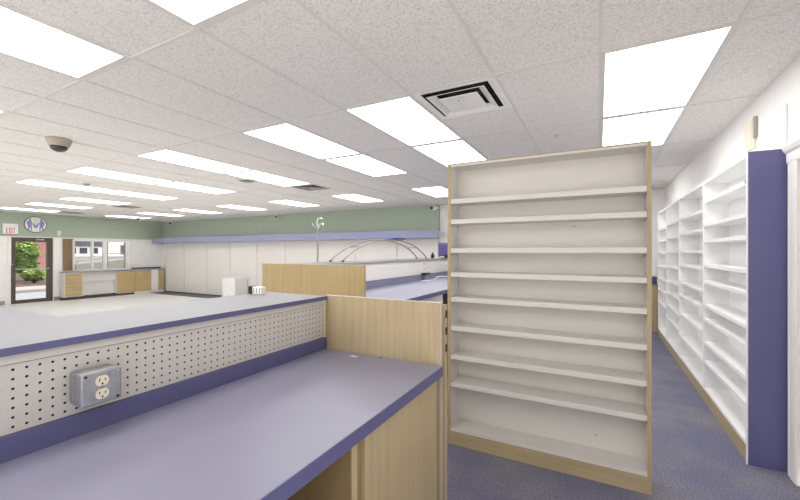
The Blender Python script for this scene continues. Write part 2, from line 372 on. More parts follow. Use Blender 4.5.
link('deflector', MB().lathe([(0.006,-0.0085),(0.006,-0.03),(0.018,-0.031),(0.018,-0.033)], (-0.39,4.08,CZ), 12), M['chrome'], sp)
def bullet_cam(loc, label, dirn):
    x, y, z = loc
    t = thing('bullet_camera', label, 'camera', loc, 'small bullet cameras')
    link('bracket', MB().box(x-0.025,x+0.025,y-0.025,y+0.025,z-0.012,z).box(x-0.012,x+0.012,y-0.012,y+0.012,z-0.04,z-0.012), M['white'], t)
    dx, dy = dirn
    link('body', MB().tube([(x-dx*0.07,y-dy*0.07,z-0.085),(x+dx*0.07,y+dy*0.07,z-0.095)], 0.05, 14), M['white'], t)
    link('lens', MB().tube([(x+dx*0.071,y+dy*0.071,z-0.095),(x+dx*0.11,y+dy*0.11,z-0.097)], 0.036, 14), M['black'], t)
bullet_cam((-13.6,6.95,CZ-0.005), 'small white bullet camera on the ceiling near the shop window', (0.6,-0.8))
bullet_cam((-14.6,8.62,CZ-0.005), 'small white bullet camera by the corner of the green bulkheads', (0.5,-0.85))
bullet_cam((-8.98,8.55,CZ-0.005), 'small white bullet camera before the middle of the green back bulkhead', (0.7,-0.7))
bullet_cam((-3.62,8.62,CZ-0.005), 'small white bullet camera at the right end of the green bulkhead', (-0.5,-0.85))

# ------------------------------------------------------------------ right wall fittings
wb = thing('emergency_light', 'cream box mounted high on the right wall above the white shelves', 'wall box', (XR,3.9,2.2))
link('case', box(XR-0.022, XR-0.001, 3.81, 3.995, 2.20, 2.425), M['creamp'], wb, bevel=0.006)
link('cover', box(XR-0.026, XR-0.0225, 3.83, 3.975, 2.225, 2.40), M['ivory'], wb, bevel=0.002)
link('side_plate', box(XR-0.022, XR-0.002, 3.775, 3.8095, 2.27, 2.43), M['grey'], wb)
rw = MB().box(XR-0.012, XR-0.001, 3.27, 3.30, 2.06, 2.345)
tag(link('cable_raceway', rw, M['wall'], bevel=0.002), 'thin white cable raceway on the wall above the purple end panel', 'cable raceway')

# ------------------------------------------------------------------ tall free-standing bookcase
def lip_shelf(x0, x1, y0, y1, zt, th):
    return box(x0, x1, y0, y1, zt-th, zt)
TX0, TX1, TY0, TY1, TZ = -0.979, 0.265, 2.576, 2.772, 2.038
tk = thing('tall_bookcase', 'tall cream bookcase with maple edges and nine empty shallow compartments', 'bookcase', ((TX0+TX1)/2, TY0, 0))
PT = 0.021
for x0, x1 in ((TX0, TX0+PT), (TX1-PT, TX1)):
    sp_ = link('side_panel', box(x0, x1, TY0+0.004, TY1, 0, TZ), M['shelf'], tk)
    link('edge_band', box(x0, x1, TY0, TY0+0.0035, 0, TZ), M['maple'], sp_)
    s_ = -1 if x0 > 0 else 1
    xi = x0 if x0 > 0 else x1
    for y in (TY0+0.035, TY1-0.045):
        for z in (0.41,0.61,0.82,1.03,1.21,1.385,1.594,1.742):
            link('shelf_pin', box(xi+s_*0.0002, xi+s_*0.006, y-0.005, y+0.005, z-0.012, z-0.004), M['grey'], sp_)
link('top_panel', box(TX0+PT, TX1-PT, TY0+0.004, TY1, TZ-0.022, TZ), M['shelf'], tk)
link('edge_band', box(TX0+PT, TX1-PT, TY0, TY0+0.0035, TZ-0.008, TZ), M['maple'], tk)
link('back_panel', box(TX0+PT, TX1-PT, TY1-0.012, TY1, 0.10, TZ-0.022), M['shelf'], tk)
link('bottom_shelf', box(TX0+PT, TX1-PT, TY0+0.004, TY1-0.0125, 0.098, 0.118), M['shelf'], tk)
link('kick_board', box(TX0+PT, TX1-PT, TY0, TY0+0.018, 0, 0.0975), M['mapleh'], tk)
for z in (0.382,0.234,0.025,-0.150,-0.330,-0.540,-0.750,-0.950):
    link('shelf', lip_shelf(TX0+PT+0.001, TX1-PT-0.001, TY0+0.006, TY1-0.013, 1.4+z, 0.034), M['shelf'], tk, bevel=0.002)
bd = MB().lathe([(0.006,0),(0.006,-0.002)], (-0.2,TY1-0.0122,1.75), 10, 'y').lathe([(0.005,0),(0.005,-0.002)], (-0.15,TY1-0.0122,1.57), 10, 'y').lathe([(0.005,0),(0.005,-0.002)], (-0.02,TY1-0.0122,0.20), 10, 'y')
link('back_screw', bd, M['grey'], tk)

# ------------------------------------------------------------------ shelving along the right wall
RX0, RX1, RZ = 0.865, 1.057, 2.052
def wall_unit(y0, y1, zs, label):
    t = thing('wall_bookcase', label, 'bookcase', ((RX0+RX1)/2, y0, 0), 'white bookcases along the right wall')
    p = 0.019
    for a, b, s in ((y0, y0+p, 1), (y1-p, y1, -1)):
        sd_ = link('side_panel', box(RX0, RX1, a+0.0005, b-0.0005, 0.105, RZ), M['shelfw'], t)
        yi = b if s > 0 else a
        ho = MB()
        for x in (RX0+0.035, RX1-0.04):
            z = 0.2
            while z < RZ-0.1:
                ho.box(x-0.003, x+0.003, yi-0.0012, yi+0.0006*s, z-0.003, z+0.003); z += 0.064
        link('pin_holes', ho, M['grid'], sd_)
    link('back_panel', box(RX1-0.008, RX1, y0+p, y1-p, 0.1, RZ-0.02), M['shelfw'], t)
    link('top_panel', box(RX0, RX1, y0+p, y1-p, RZ-0.02, RZ), M['shelfw'], t)
    link('bottom_shelf', box(RX0+0.003, RX1-0.0085, y0+p, y1-p, 0.105, 0.125), M['shelfw'], t)
    link('kick_board', box(RX0, RX0+0.018, y0+0.0005, y1-0.0005, 0, 0.104), M['mapleh'], t)
    for z in zs:
        link('shelf', box(RX0+0.004, RX1-0.009, y0+p+0.001, y1-p-0.001, z-0.03, z), M['shelfw'], t, bevel=0.0015)
    return t
u1 = wall_unit(3.262, 4.474, (1.879,1.661,1.511,1.282,1.13,0.909,0.774,0.559,0.38), 'nearest white wall bookcase, its purple end panel facing the room')
link('end_panel', box(RX0-0.002, RX1, 3.245, 3.2615, 0.0, RZ+0.003), M['panelblue'], u1)['label'] = 'dark purple laminate end panel'
link('edge_band', box(RX0-0.010, RX0-0.0025, 3.246, 3.2615, 0.0, RZ+0.003), M['shelfw'], u1)
link('door_latch', MB().box(RX0-0.01, RX0-0.0005, 3.268, 3.285, 1.85, 1.875), M['grey'], u1)
wall_unit(4.475, 5.684, (1.806,1.626,1.415,1.25,1.037,0.876,0.649,0.375), 'white wall bookcase second from the purple end panel')
wall_unit(5.685, 6.66, (1.805,1.61,1.42,1.195,0.992,0.816,0.63,0.43), 'white wall bookcase third from the purple end panel')
wall_unit(6.661, 7.56, (1.774,1.584,1.387,1.18,0.97,0.774,0.566), 'farthest white wall bookcase at the end of the aisle')
ec = thing('low_cabinet', 'low maple cabinet at the far end of the carpeted aisle', 'cabinet', (0.5,8.13,0))
link('body', box(0.10, 0.90, 7.86, 8.39, 0.0, 0.80), M['maple'], ec)
link('top', box(0.09, 0.905, 7.84, 8.39, 0.8005, 0.825), M['mapledark_and_shade'], ec)
link('door', box(0.13, 0.49, 7.848, 7.8595, 0.06, 0.78), M['maple'], ec); link('door', box(0.51, 0.87, 7.848, 7.8595, 0.06, 0.78), M['maple'], ec)
bn = thing('storage_bin', 'small purple bin on the low cabinet at the aisle end', 'bin', (0.75,8.1,0.826))
link('body', box(0.60, 0.89, 7.90, 8.2, 0.826, 0.93), M['purple'], bn, bevel=0.008); link('lid', box(0.595, 0.895, 7.895, 8.205, 0.9305, 0.955), M['edge'], bn, bevel=0.004)
wx = thing('wall_box', 'small white box high on the back wall right of the green bulkhead', 'wall box', (-3.5,YB,2.32))
link('case', box(-3.55, -3.38, YB-0.04, YB-0.001, 2.27, 2.43), M['white'], wx, bevel=0.004); link('cover', box(-3.53,-3.40,YB-0.045,YB-0.0405,2.285,2.415), M['wall'], wx)

# ------------------------------------------------------------------ near workstation
LC, UC = 0.854, 1.150           # heights of the low worktop and the upper countertop
FX = -0.657                     # front edge of the low worktop
lw = thing('low_worktop', 'wide lavender laminate worktop with purple front edge, below the pegboard', 'worktop', (-1.0, 0.5, LC-0.045))
link('surface', box(-1.3595, FX-0.004, -1.0, 1.668, LC-0.045, LC), M['laminate'], lw)
link('front_edge', box(FX-0.0035, FX, -1.0, 1.668, LC-0.045, LC), M['edge'], lw)['label'] = 'dark purple front edge band'
link('backsplash', box(-1.3745, -1.36, -1.0, 1.668, LC-0.02, LC+0.064), M['edge'], lw)['label'] = 'dark purple backsplash strip'
bc = thing('base_cabinet', 'maple base cabinet under the far end of the lavender worktop', 'cabinet', (-1.0, 1.3, 0))
dvd = link('divider', box(-1.35, -0.684, 0.958, 0.987, 0, LC-0.046), M['mapledark_and_shade'], bc); link('edge_band', box(-0.6835, -0.680, 0.958, 0.987, 0, LC-0.046), M['maple'], dvd)  # divider in darker maple: the bay's shade is put into its colour
link('carcass', MB().box(-1.35, -0.692, 0.9875, 1.03, 0, LC-0.046).box(-1.35,-1.33,1.03,1.655,0,LC-0.046).box(-1.33,-0.712,1.03,1.655,0.06,0.08).box(-1.33,-0.712,1.635,1.655,0.08,LC-0.046), M['mapledark_and_shade'], bc)  # recessed strip too has its shade put into the wood colour
fp = link('front_panel', box(-0.700, -0.680, 1.033, 1.646, 0.0, LC-0.047), M['maple'], bc)
link('screw_hole', MB().lathe([(0.004,0),(0.004,0.0015)], (-0.6805,1.06,LC-0.14), 8, 'x').lathe([(0.004,0),(0.004,0.0015)], (-0.6805,1.06,LC-0.185), 8, 'x'), M['grey'], fp)
bay_blocker = thing('base_cabinet', 'unseen maple block added under the near end of the worktop, shading the open bay', 'cabinet', (-1.0, -0.2, 0))  # unseen block, added to keep near-side light out of the open bay
link('carcass', box(-1.35, -0.69, -0.97, 0.56, 0.0, LC-0.046), M['maple'], bay_blocker); link('front_panel', box(-0.6895, -0.668, -0.97, 0.56, 0.06, LC-0.047), M['maple'], bay_blocker)
kb = thing('knee_space_back', 'shaded maple back of the open bay under the lavender worktop', 'panel', (-1.34,0.7,0))
link('panel', box(-1.372, -1.352, 0.565, 0.957, 0.0, LC-0.047), M['maple'], kb)
link('floor_board', box(-1.35, -0.70, 0.565, 0.957, 0.06, 0.08), M['maple'], kb)
# pegboard with real holes
PXF = -1.375
pg = thing('pegboard_divider', 'cream pegboard back wall between the two countertops', 'pegboard', (PXF, 0.4, 0))
pb = MB(); zs0, zs1 = LC+0.0645, 1.4-0.2975
pit = 0.0254; pity = 0.0274; rows = 7; ztop = 1.4-0.3138
nO = 8
def hole_cell(mb, yc, zc, y0, y1, z0, z1, r, depth):
    rect = []
    for k in range(nO):
        a = 2*math.pi*(k+0.5)/nO
        dy, dz = math.cos(a), math.sin(a)
        s_ = 1/max(abs(dy), abs(dz)); py, pz = dy*s_, dz*s_
        rect.append((yc + (py*(y1-yc) if py > 0 else py*(yc-y0)), zc + (pz*(z1-zc) if pz > 0 else pz*(zc-z0))))
    # the square is cut at its corners: add them back
    O = [mb.bm.verts.new((PXF, p[0], p[1])) for p in rect]
    C = [mb.bm.verts.new((PXF, yc+r*math.cos(2*math.pi*(k+0.5)/nO), zc+r*math.sin(2*math.pi*(k+0.5)/nO))) for k in range(nO)]
    D = [mb.bm.verts.new((PXF-depth, v.co.y, v.co.z)) for v in C]
    for k in range(nO):
        n = (k+1) % nO
        a0 = 2*math.pi*(k+0.5)/nO; a1 = 2*math.pi*(n+0.5)/nO
        if k % 2 == 0:   # passes a corner of the square
            cyy = y1 if math.cos((a0+ (a1 if a1 > a0 else a1+2*math.pi))/2) > 0 else y0
            czz = z1 if math.sin((a0+ (a1 if a1 > a0 else a1+2*math.pi))/2) > 0 else z0
            K = mb.bm.verts.new((PXF, cyy, czz)); mb.bm.faces.new([O[k], K, O[n], C[n], C[k]])
        else: mb.bm.faces.new([O[k], O[n], C[n], C[k]])
        mb.bm.faces.new([C[k], C[n], D[n], D[k]])
ncol = 100; y_first = 0.3935 - 50*pity
edgesY = [y_first - pity/2 + pity*k for k in range(ncol+1)]
edgesZ = [zs1-0.0016] + [ztop - pit*(k+0.5) for k in range(rows-1)] + [zs0]
for ci in range(ncol):
    if y_first + pity*ci > 1.66: break
    for ri in range(rows):
        hole_cell(pb, y_first+pity*ci, ztop-pit*ri, edgesY[ci], min(edgesY[ci+1], 1.668), edgesZ[ri+1], edgesZ[ri], 0.0038, 0.0012)
ob = link('pegboard', pb, M['peg'], pg)
ylo = edgesY[0]
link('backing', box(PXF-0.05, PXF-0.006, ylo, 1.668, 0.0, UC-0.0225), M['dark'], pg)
link('top_rail', box(PXF+0.001, PXF+0.006, ylo, 1.66, zs1+0.0005, UC-0.0215), M['peg'], pg, bevel=0.001)
link('rail_filler', box(PXF-0.0055, PXF+0.0005, ylo, 1.668, zs1+0.0005, UC-0.0215), M['peg'], pg)
# steel outlet box on the pegboard
x0 = PXF+0.0008
ox = thing('outlet_box', 'galvanised steel electrical box with a duplex socket on the pegboard', 'socket box', (PXF, 0.5625, 0.953))
link('box', box(x0, x0+0.060, 0.5115, 0.6135, 0.953, 1.047), M['steel'], ox, bevel=0.008)
cp = link('cover_plate', box(x0+0.0605, x0+0.0755, 0.510, 0.615, 0.951, 1.049), M['steel'], ox, bevel=0.006)
xc = x0+0.0755
for zc in (1.019, 0.981):
    ov = MB()
    pts = []
    for k in range(24):
        a = 2*math.pi*k/24; pts.append((0.562+0.0172*math.cos(a), zc+max(-0.0142, min(0.0142, 0.0172*math.sin(a)))))
    rc = link('socket', ov.prism(pts, 'x', xc+0.0003, xc+0.0035), M['ivory'], ox)
    rc['label'] = 'ivory socket face'
    sl = MB().box(xc+0.003, xc+0.004, 0.5535, 0.5558, zc-0.001, zc+0.008).box(xc+0.003, xc+0.004, 0.5683, 0.5706, zc-0.001, zc+0.0065)
    sl.lathe([(0.0028,0),(0.0028,0.001)], (xc+0.003,0.562,zc-0.0085), 10, 'x')
    link('slots', sl, M['dark'], rc)
for y, z in ((0.522,1.039),(0.603,0.961)):
    link('screw', MB().lathe([(0.0042,0),(0.0038,0.0025)], (xc+0.0002,y,z), 10, 'x'), M['black'], ox)
for y, z in ((0.522,0.961),(0.603,1.039),(0.562,1.0)):
    link('screw', MB().lathe([(0.0038,0),(0.0035,0.0025)], (xc+0.0002,y,z), 10, 'x'), M['chrome'], ox)
for z in (0.975, 1.025): link('knockout', MB().lathe([(0.011,0),(0.011,-0.001)], (x0+0.03, 0.5113, z), 16, 'y'), M['grey'], ox)
# upper countertop, L-shaped
ut = thing('upper_countertop', 'long pale lavender countertop with purple edge above the pegboard', 'countertop', (-1.6, 0.6, UC-0.021))
UX0, UX1 = -1.84, -1.354
L = [(UX1-0.004,-1.0),(UX1-0.004,1.668),(UX0,1.668),(UX0,0.655),(-3.6,0.655),(-3.6,-1.0)]
link('surface', MB().prism(L, 'z', UC-0.021, UC), M['topgrey'], ut)
link('front_edge', box(UX1-0.0035, UX1, -1.0, 1.668, UC-0.021, UC), M['edge'], ut)['label'] = 'dark purple edge band'
ub = thing('counter_base', 'maple faced base carrying the pale upper countertop', 'counter base', (-1.6,0.6,0))
link('body', MB().box(-1.80, -1.43, -1.0, 1.668, 0.0, UC-0.025), M['maple'], ub)
link('return_body', MB().box(-3.55, -1.802, -1.0, 0.61, 0.0, UC-0.025), M['maple'], ub)
# maple end panel that closes the workstation
ep = thing('end_panel', 'maple end panel standing at the far end of the lavender worktop', 'panel', (-1.0, 1.69, 0))
link('board', box(-1.372, -0.678, 1.678, 1.696, 0.0, UC+0.002), M['maple'], ep)
link('edge_band', box(-0.6775, -0.672, 1.679, 1.698, 0.0, UC+0.002), plain('beige_edge_band',(0.52,0.46,0.38),0.5), ep)
link('top_band', box(-1.372, -0.678, 1.678, 1.696, UC+0.0025, UC+0.004), M['shelf'], ep)
# slotted upright behind it
su = thing('slotted_upright', 'maple shelf upright with black slots beside the tall bookcase', 'shelf upright', (-0.665,1.74,0))
link('post', box(-0.705, -0.668, 1.722, 1.752, 0.0, UC-0.012), M['maple'], su)
sl = MB()
for z in [1.4-0.225-0.0838*k for k in range(4)]: sl.box(-0.6685, -0.6665, 1.728, 1.746, z-0.018, z+0.018)
link('slots', sl, M['dark'], su)
# little things on the near worktops
tag(link('paper_sticker', MB().prism([(-1.155,1.603),(-1.118,1.595),(-1.106,1.612),(-1.143,1.622)], 'z', LC+0.0003, LC+0.0009), M['white'], loc=(-1.13,1.61,LC)), 'small white sticker left on the lavender worktop by the end panel', 'sticker')
tag(link('screw_cap', MB().lathe([(0.005,0),(0.004,0.003)], (-0.99,1.645,LC+0.0002), 10), M['black'], loc=(-0.99,1.645,LC)), 'tiny dark screw cap on the lavender worktop by the end panel', 'screw cap')
jb = thing('socket_strip', 'small white socket strip with a black plug on the pale countertop', 'socket strip', (-1.76,1.545,UC))
link('body', box(-1.799, -1.725, 1.53, 1.565, UC+0.0005, UC+0.044), M['white'], jb, bevel=0.003)
link('plug', box(-1.832, -1.7995, 1.528, 1.567, UC+0.0005, UC+0.047), M['black'], jb, bevel=0.006)
for x in (-1.786, -1.762, -1.738): link('slot', box(x-0.003, x+0.003, 1.5285, 1.5298, UC+0.008, UC+0.038), M['grey'], jb)

# ------------------------------------------------------------------ second workstation beyond
S2, P2 = 1.0, 1.29
e2 = thing('end_panel', 'yellow maple end panel of the second workstation, behind the pale countertop', 'panel', (-2.06,2.31,0))
link('board', box(-2.59, -1.53, 2.31, 2.33, 0.0, P2+0.007), M['maple2'], e2)
link('top_band', box(-2.59, -1.53, 2.31, 2.33, P2+0.0075, P2+0.009), M['shelf'], e2)
dv = thing('workstation_divider', 'white divider with a dark capped ledge above the second lavender worktop', 'divider', (-2.4,4.5,0))
link('body', box(-2.60, -2.203, 2.335, 7.2, 0.0, P2-0.02), M['wall2'], dv)
link('ledge', box(-2.62, -2.19, 2.335, 7.2, P2-0.0195, P2), M['topgrey'], dv)
link('edge_band', box(-2.1895, -2.186, 2.335, 7.2, P2-0.0195, P2), M['grey'], dv)
for a, b in ((2.34, 3.05), (3.06, 4.93), (4.94, 6.6)):
    dd = link('door', box(-2.2025, -2.196, a, b, S2+0.085, P2-0.024), M['wall2'], dv)
    if b > 4:
        link('hinge', MB().box(-2.1958, -2.19, b-0.10, b-0.07, P2-0.075, P2-0.058).box(-2.1958, -2.19, b-0.10, b-0.07, P2-0.14, P2-0.123), M['grey'], dd)
w2 = thing('second_worktop', 'lavender worktop of the second workstation beyond the maple panels', 'worktop', (-1.8,4.0,S2-0.04))
link('surface', box(-2.20, -1.424, 2.335, 7.2, S2-0.04, S2), plain('far_laminate',(0.33,0.335,0.41),0.32,var=0.04), w2)
link('front_edge', box(-1.4235, -1.42, 2.335, 7.2, S2-0.04, S2), M['edge'], w2)
link('backsplash', box(-2.1955, -2.18, 2.335, 7.2, S2+0.0005, S2+0.08), plain('far_backsplash',(0.20,0.20,0.30),0.45), w2)
b2 = thing('base_cabinet', 'cream base cabinet under the second lavender worktop', 'cabinet', (-1.8,4.0,0))
link('body', box(-2.19, -1.50, 2.335, 3.80, 0.0, S2-0.041), M['wall'], b2); link('body', box(-2.19,-1.50,4.11,7.2,0.0,S2-0.041), M['wall'], b2)
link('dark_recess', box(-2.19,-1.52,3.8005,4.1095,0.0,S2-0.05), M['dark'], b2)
# arched rail rack standing on the ledge
ar = thing('arched_rail_rack', 'pair of thin arched grey rails joined by rungs on the white ledge', 'rack', (-2.47,4.27,P2))
def arch_pt(x, y0, y1, t):
    u = 2*t-1
    return (x, y0+(y1-y0)*t, P2+0.008+0.255*max(0.0, 1-abs(u)**2.2)**0.85)
for x in (-2.555, -2.39):
    rail = link('rail', MB().tube([arch_pt(x, 3.2, 5.36, k/40) for k in range(41)], 0.009, 8), M['greymetal'], ar, smooth=True)
    for y in (3.2, 5.36): link('foot', MB().lathe([(0.016,0.0005),(0.016,0.014),(0.01,0.018)], (x,y,P2), 12), M['black'], ar)
for t in (0.16, 0.84):
    a, b = arch_pt(-2.555,3.2,5.36,t), arch_pt(-2.39,3.2,5.36,t)
    link('rung', MB().tube([(a[0]+0.006,a[1],a[2]),(b[0]-0.006,b[1],b[2])], 0.007, 8), M['greymetal'], ar)
cl = thing('navy_clip', 'small navy blue clip perched on the crest of the arched rails', 'clip', (-2.45,4.6,1.55))
zc = arch_pt(-2.39,3.2,5.36,0.55)[2]+0.0105
link('jaw', box(-2.44, -2.36, 4.36, 4.60, zc, zc+0.028), M['navy'], cl, bevel=0.004)
link('tab', box(-2.435, -2.365, 4.14, 4.359, zc+0.014, zc+0.030), plain('blue_plastic',(0.16,0.26,0.52),0.4), cl, bevel=0.003)
bt = thing('small_bottle', 'tiny black bottle on the white ledge beside the purple screen', 'bottle', (-2.45,5.75,P2))
link('body', MB().lathe([(0.03,0.0005),(0.03,0.055),(0.014,0.07)], (-2.45,5.75,P2), 16), M['black'], bt, smooth=False)
link('cap', MB().lathe([(0.014,0.0705),(0.014,0.095)], (-2.45,5.75,P2), 12), M['black'], bt)
mo = thing('small_monitor', 'small purple-backed monitor at the end of the white ledge', 'monitor', (-2.36,5.75,P2))
link('screen', MB().box(-2.37,-1.99,5.80,5.84,P2+0.045,P2+0.255), M['purple'], mo, bevel=0.012)
link('bezel', MB().box(-2.378,-1.982,5.842,5.852,P2+0.037,P2+0.263), M['black'], mo, bevel=0.006)
link('stand', MB().box(-2.28,-2.20,5.845,5.88,P2+0.0125,P2+0.12).box(-2.32,-2.19,5.80,5.90,P2+0.0005,P2+0.012), M['black'], mo)
pa = thing('power_adapter', 'black power adapter standing on the far lavender backsplash', 'power adapter', (-2.14,4.78,S2))
link('body', box(-2.178, -2.10, 4.71, 4.86, S2+0.075, S2+0.105), M['black'], pa, bevel=0.006)
link('stem', box(-2.15, -2.13, 4.76, 4.80, S2+0.0005, S2+0.0745), M['grey'], pa)
tag(link('cable', MB().tube([(-2.10,4.55,S2+0.0085),(-2.0,4.72,S2+0.0085),(-2.05,5.0,S2+0.04),(-2.0,5.3,S2+0.03),(-1.98,5.5,S2+0.0085),(-2.1,5.75,S2+0.03),(-2.12,6.1,S2+0.05),(-2.05,6.3,S2+0.0085)], 0.007, 6), M['white'], loc=(-2.1,5,S2), smooth=True), 'loose white cable lying along the far lavender worktop', 'cable')
# thin stand with hooks
ps = thing('hook_stand', 'thin metal stand with curled hooks rising behind the yellow maple panel', 'stand', (-2.85,3.34,0))
px, py = -2.85, 3.34
link('pole', MB().tube([(px,py,0.03),(px,py,1.64)], 0.009, 10), M['greymetal'], ps)
link('base', MB().lathe([(0.16,0.0005),(0.16,0.01),(0.02,0.03)], (px,py,0), 24), M['greymetal'], ps)
def hook(sx, sz, tip):
    p = []
    for k in range(13):
        a = k/12*math.pi*1.15
        p.append((px+sx*(0.5-0.5*math.cos(a))*1.0, py, 1.641+sz*math.sin(a)+0.02*k/12))
    return p
link('hook', MB().tube([(px,py,1.641),(px+0.015,py,1.68),(px+0.045,py,1.715),(px+0.075,py,1.72),(px+0.085,py-0.01,1.69)], 0.007, 8), M['chrome'], ps, smooth=True)
link('hook', MB().tube([(px,py,1.66),(px+0.0,py,1.70),(px-0.01,py,1.74),(px+0.01,py,1.775),(px+0.045,py,1.785),(px+0.07,py,1.765)], 0.007, 8), M['chrome'], ps, smooth=True)
link('hook', MB().tube([(px,py,1.665),(px-0.03,py,1.672),(px-0.06,py,1.69),(px-0.08,py,1.73)], 0.007, 8), M['grey'], ps, smooth=True)

# ------------------------------------------------------------------ far shop front
d2 = struct('door_2', MB().box(XL-0.10,XL-0.02,DY0+0.005,4.5006,FZ,DZ-0.005).box(XL-0.10,XL-0.02,5.2235,DY1-0.005,FZ,DZ-0.005).box(XL-0.10,XL-0.02,4.5012,5.2229,1.7021,DZ-0.005).box(XL-0.10,XL-0.02,4.5012,5.2229,FZ,-0.0715), M['brown'], label='bronze framed glass shop door')
link('pane', box(XL-0.065,XL-0.06,4.5017,5.2224,-0.0709,1.7016), M['glass'], d2)
link('push_bar', MB().tube([(XL+0.03,4.476,0.8685),(XL+0.03,5.2593,0.8685)], 0.016, 10).box(XL-0.019,XL+0.028,4.476,4.4984,0.8573,0.8797).box(XL-0.019,XL+0.028,5.2369,5.2593,0.8573,0.8797), M['chrome'], d2)
link('door_closer', MB().box(XL-0.0195,XL+0.03,4.946,5.1474,1.7525,1.7972), M['chrome'], d2)
link('lock', MB().lathe([(0.018,0),(0.018,0.01)], (XL-0.0198,4.4368,1.0195), 12, 'x'), M['chrome'], d2)
struct('trim_3', MB().box(XL+0.001,XL+0.012,5.3846,5.595,-0.0323,GBZ-0.002).box(XL+0.001,XL+0.05,4.3193,4.3865,0.9524,GBZ-0.002).box(XL+0.001,XL+0.012,4.3921,5.3712,DZ+0.001,GBZ-0.002), M['wall'], label='white casing around the shop door')
for a, b, lab in ((4.0955,4.2522,'left'),(5.388,5.5167,'right')):
    tag(link('floor_outlet', box(XL+0.001,XL+0.05,a,b,FZ,-0.0547), M['grey'], loc=(XL,a,FZ), bevel=0.006), 'grey socket block on the floor %s of the shop door' % lab, 'socket box', 'socket blocks beside the door')
w1 = struct('window_1', MB().box(XL-0.12,XL-0.03,WY0,WY0+0.05,WZ0,WZ1).box(XL-0.12,XL-0.03,7.4749,WY1,WZ0,WZ1).box(XL-0.12,XL-0.03,WY0+0.05,7.4749,WZ1-0.045,WZ1).box(XL-0.12,XL-0.03,WY0+0.05,7.4749,WZ0,WZ0+0.03)
    .box(XL-0.12,XL-0.03,6.4175,6.479,WZ0+0.03,WZ1-0.045).box(XL-0.12,XL-0.03,6.7644,6.8819,WZ0+0.03,WZ1-0.045), M['white'], label='white framed shop window')
for a, b in ((5.9542,6.4163),(6.4801,6.7632),(6.883,7.4738)): link('pane', box(XL-0.085,XL-0.08,a,b,WZ0+0.031,WZ1-0.046), M['glass'], w1)
link('sash', MB().box(XL-0.075,XL-0.05,6.883,6.921,WZ0+0.031,WZ1-0.046).box(XL-0.075,XL-0.05,7.4358,7.4738,WZ0+0.031,WZ1-0.046).box(XL-0.075,XL-0.05,6.921,7.4358,1.3105,1.3385), M['grey'], w1)
link('jamb_trim', box(XL+0.001,XL+0.05,7.598,7.6875,WZ0,WZ1), M['white'], w1)
w3 = MB()
for y in (-1.3, -0.05, 1.2, 2.45, 3.62): w3.box(XL-0.12, XL-0.03, y, y+0.07, 0.05, GBZ)
w2_ = struct('window_2', w3, M['white'], label='shop front glazing left of the shop door')
for y in (-1.23, 0.02, 1.27, 2.52): link('pane', box(XL-0.085, XL-0.08, y, y+(1.1 if y > 2 else 1.18), 0.05, GBZ), M['glass'], w2_)
bl = thing('wooden_blind', 'folded brown wooden slat blind beside the shop window', 'blind', (XL,5.7405,0.7734))
for k in range(5): link('slat', box(XL+0.014,XL+0.034,5.6118+0.05*k,5.6599+0.05*k,0.779,1.7916), M['brownwood'], bl)
link('rail', box(XL+0.012,XL+0.036,5.6062,5.8882,1.7922,1.8196), M['brownwood'], bl)
# oval sign with two facing figures
os_ = thing('oval_sign', 'oval white sign with two blue figures on the green wall', 'sign', (XL+0.031,4.946,2.2393))
def ell(cy_, cz_, a, b, n=28): return [(cy_+a*math.cos(2*math.pi*k/n), cz_+b*math.sin(2*math.pi*k/n)) for k in range(n)]
X1 = XL+0.0305
link('border', MB().prism(ell(4.9320,2.2370,0.270,0.252,40), 'x', X1, X1+0.02), plain('sign_border',(0.10,0.11,0.14),0.5), os_)
link('face', MB().prism(ell(4.9320,2.2370,0.248,0.230,40), 'x', X1+0.0205, X1+0.024), M['white'], os_)
link('cream_patch', MB().prism([(4.8454,2.4228),(4.9024,2.4627),(4.9616,2.4627),(5.0186,2.4228),(4.9537,2.2518),(4.9103,2.2518)], 'x', X1+0.0245, X1+0.026), M['logocream'], os_)
for s in (-1, 1):
    fy = 4.932 + s*0.1345
    fg = MB().prism(ell(fy-s*0.0046,2.3749,0.0342,0.0342,16),'x',X1+0.0245,X1+0.027).prism(ell(fy+s*0.0114,2.2803,0.0638,0.0752,20),'x',X1+0.0245,X1+0.0268).prism(ell(fy,2.189,0.048,0.057,20),'x',X1+0.0245,X1+0.0266)
    fg.prism(ell(fy-s*0.0342,2.0979,0.0182,0.0513,14),'x',X1+0.0245,X1+0.0264).prism(ell(fy+s*0.0296,2.0979,0.0182,0.0513,14),'x',X1+0.0245,X1+0.0262)
    link('figure', fg, M['logoblue'], os_)
link('letter', MB().prism([(4.8590,2.2803),(4.8818,2.2803),(4.9320,2.2119),(4.9822,2.2803),(5.0050,2.2803),(5.0050,2.2347),(4.9616,2.1321),(4.9024,2.1321),(4.8590,2.2347)], 'x', X1+0.0245, X1+0.0275), M['logogrey'], os_)
ex = thing('exit_sign', 'white sign reading EXIT in red above the shop door', 'sign', (X1,4.3641,1.9259))
link('panel', box(X1, X1+0.05,4.2041,4.5264,1.9282,2.2281), M['white'], ex, bevel=0.004)
link('base_strip', box(X1, X1+0.045,4.2018,4.5264,1.8946,1.9276), M['grey'], ex)
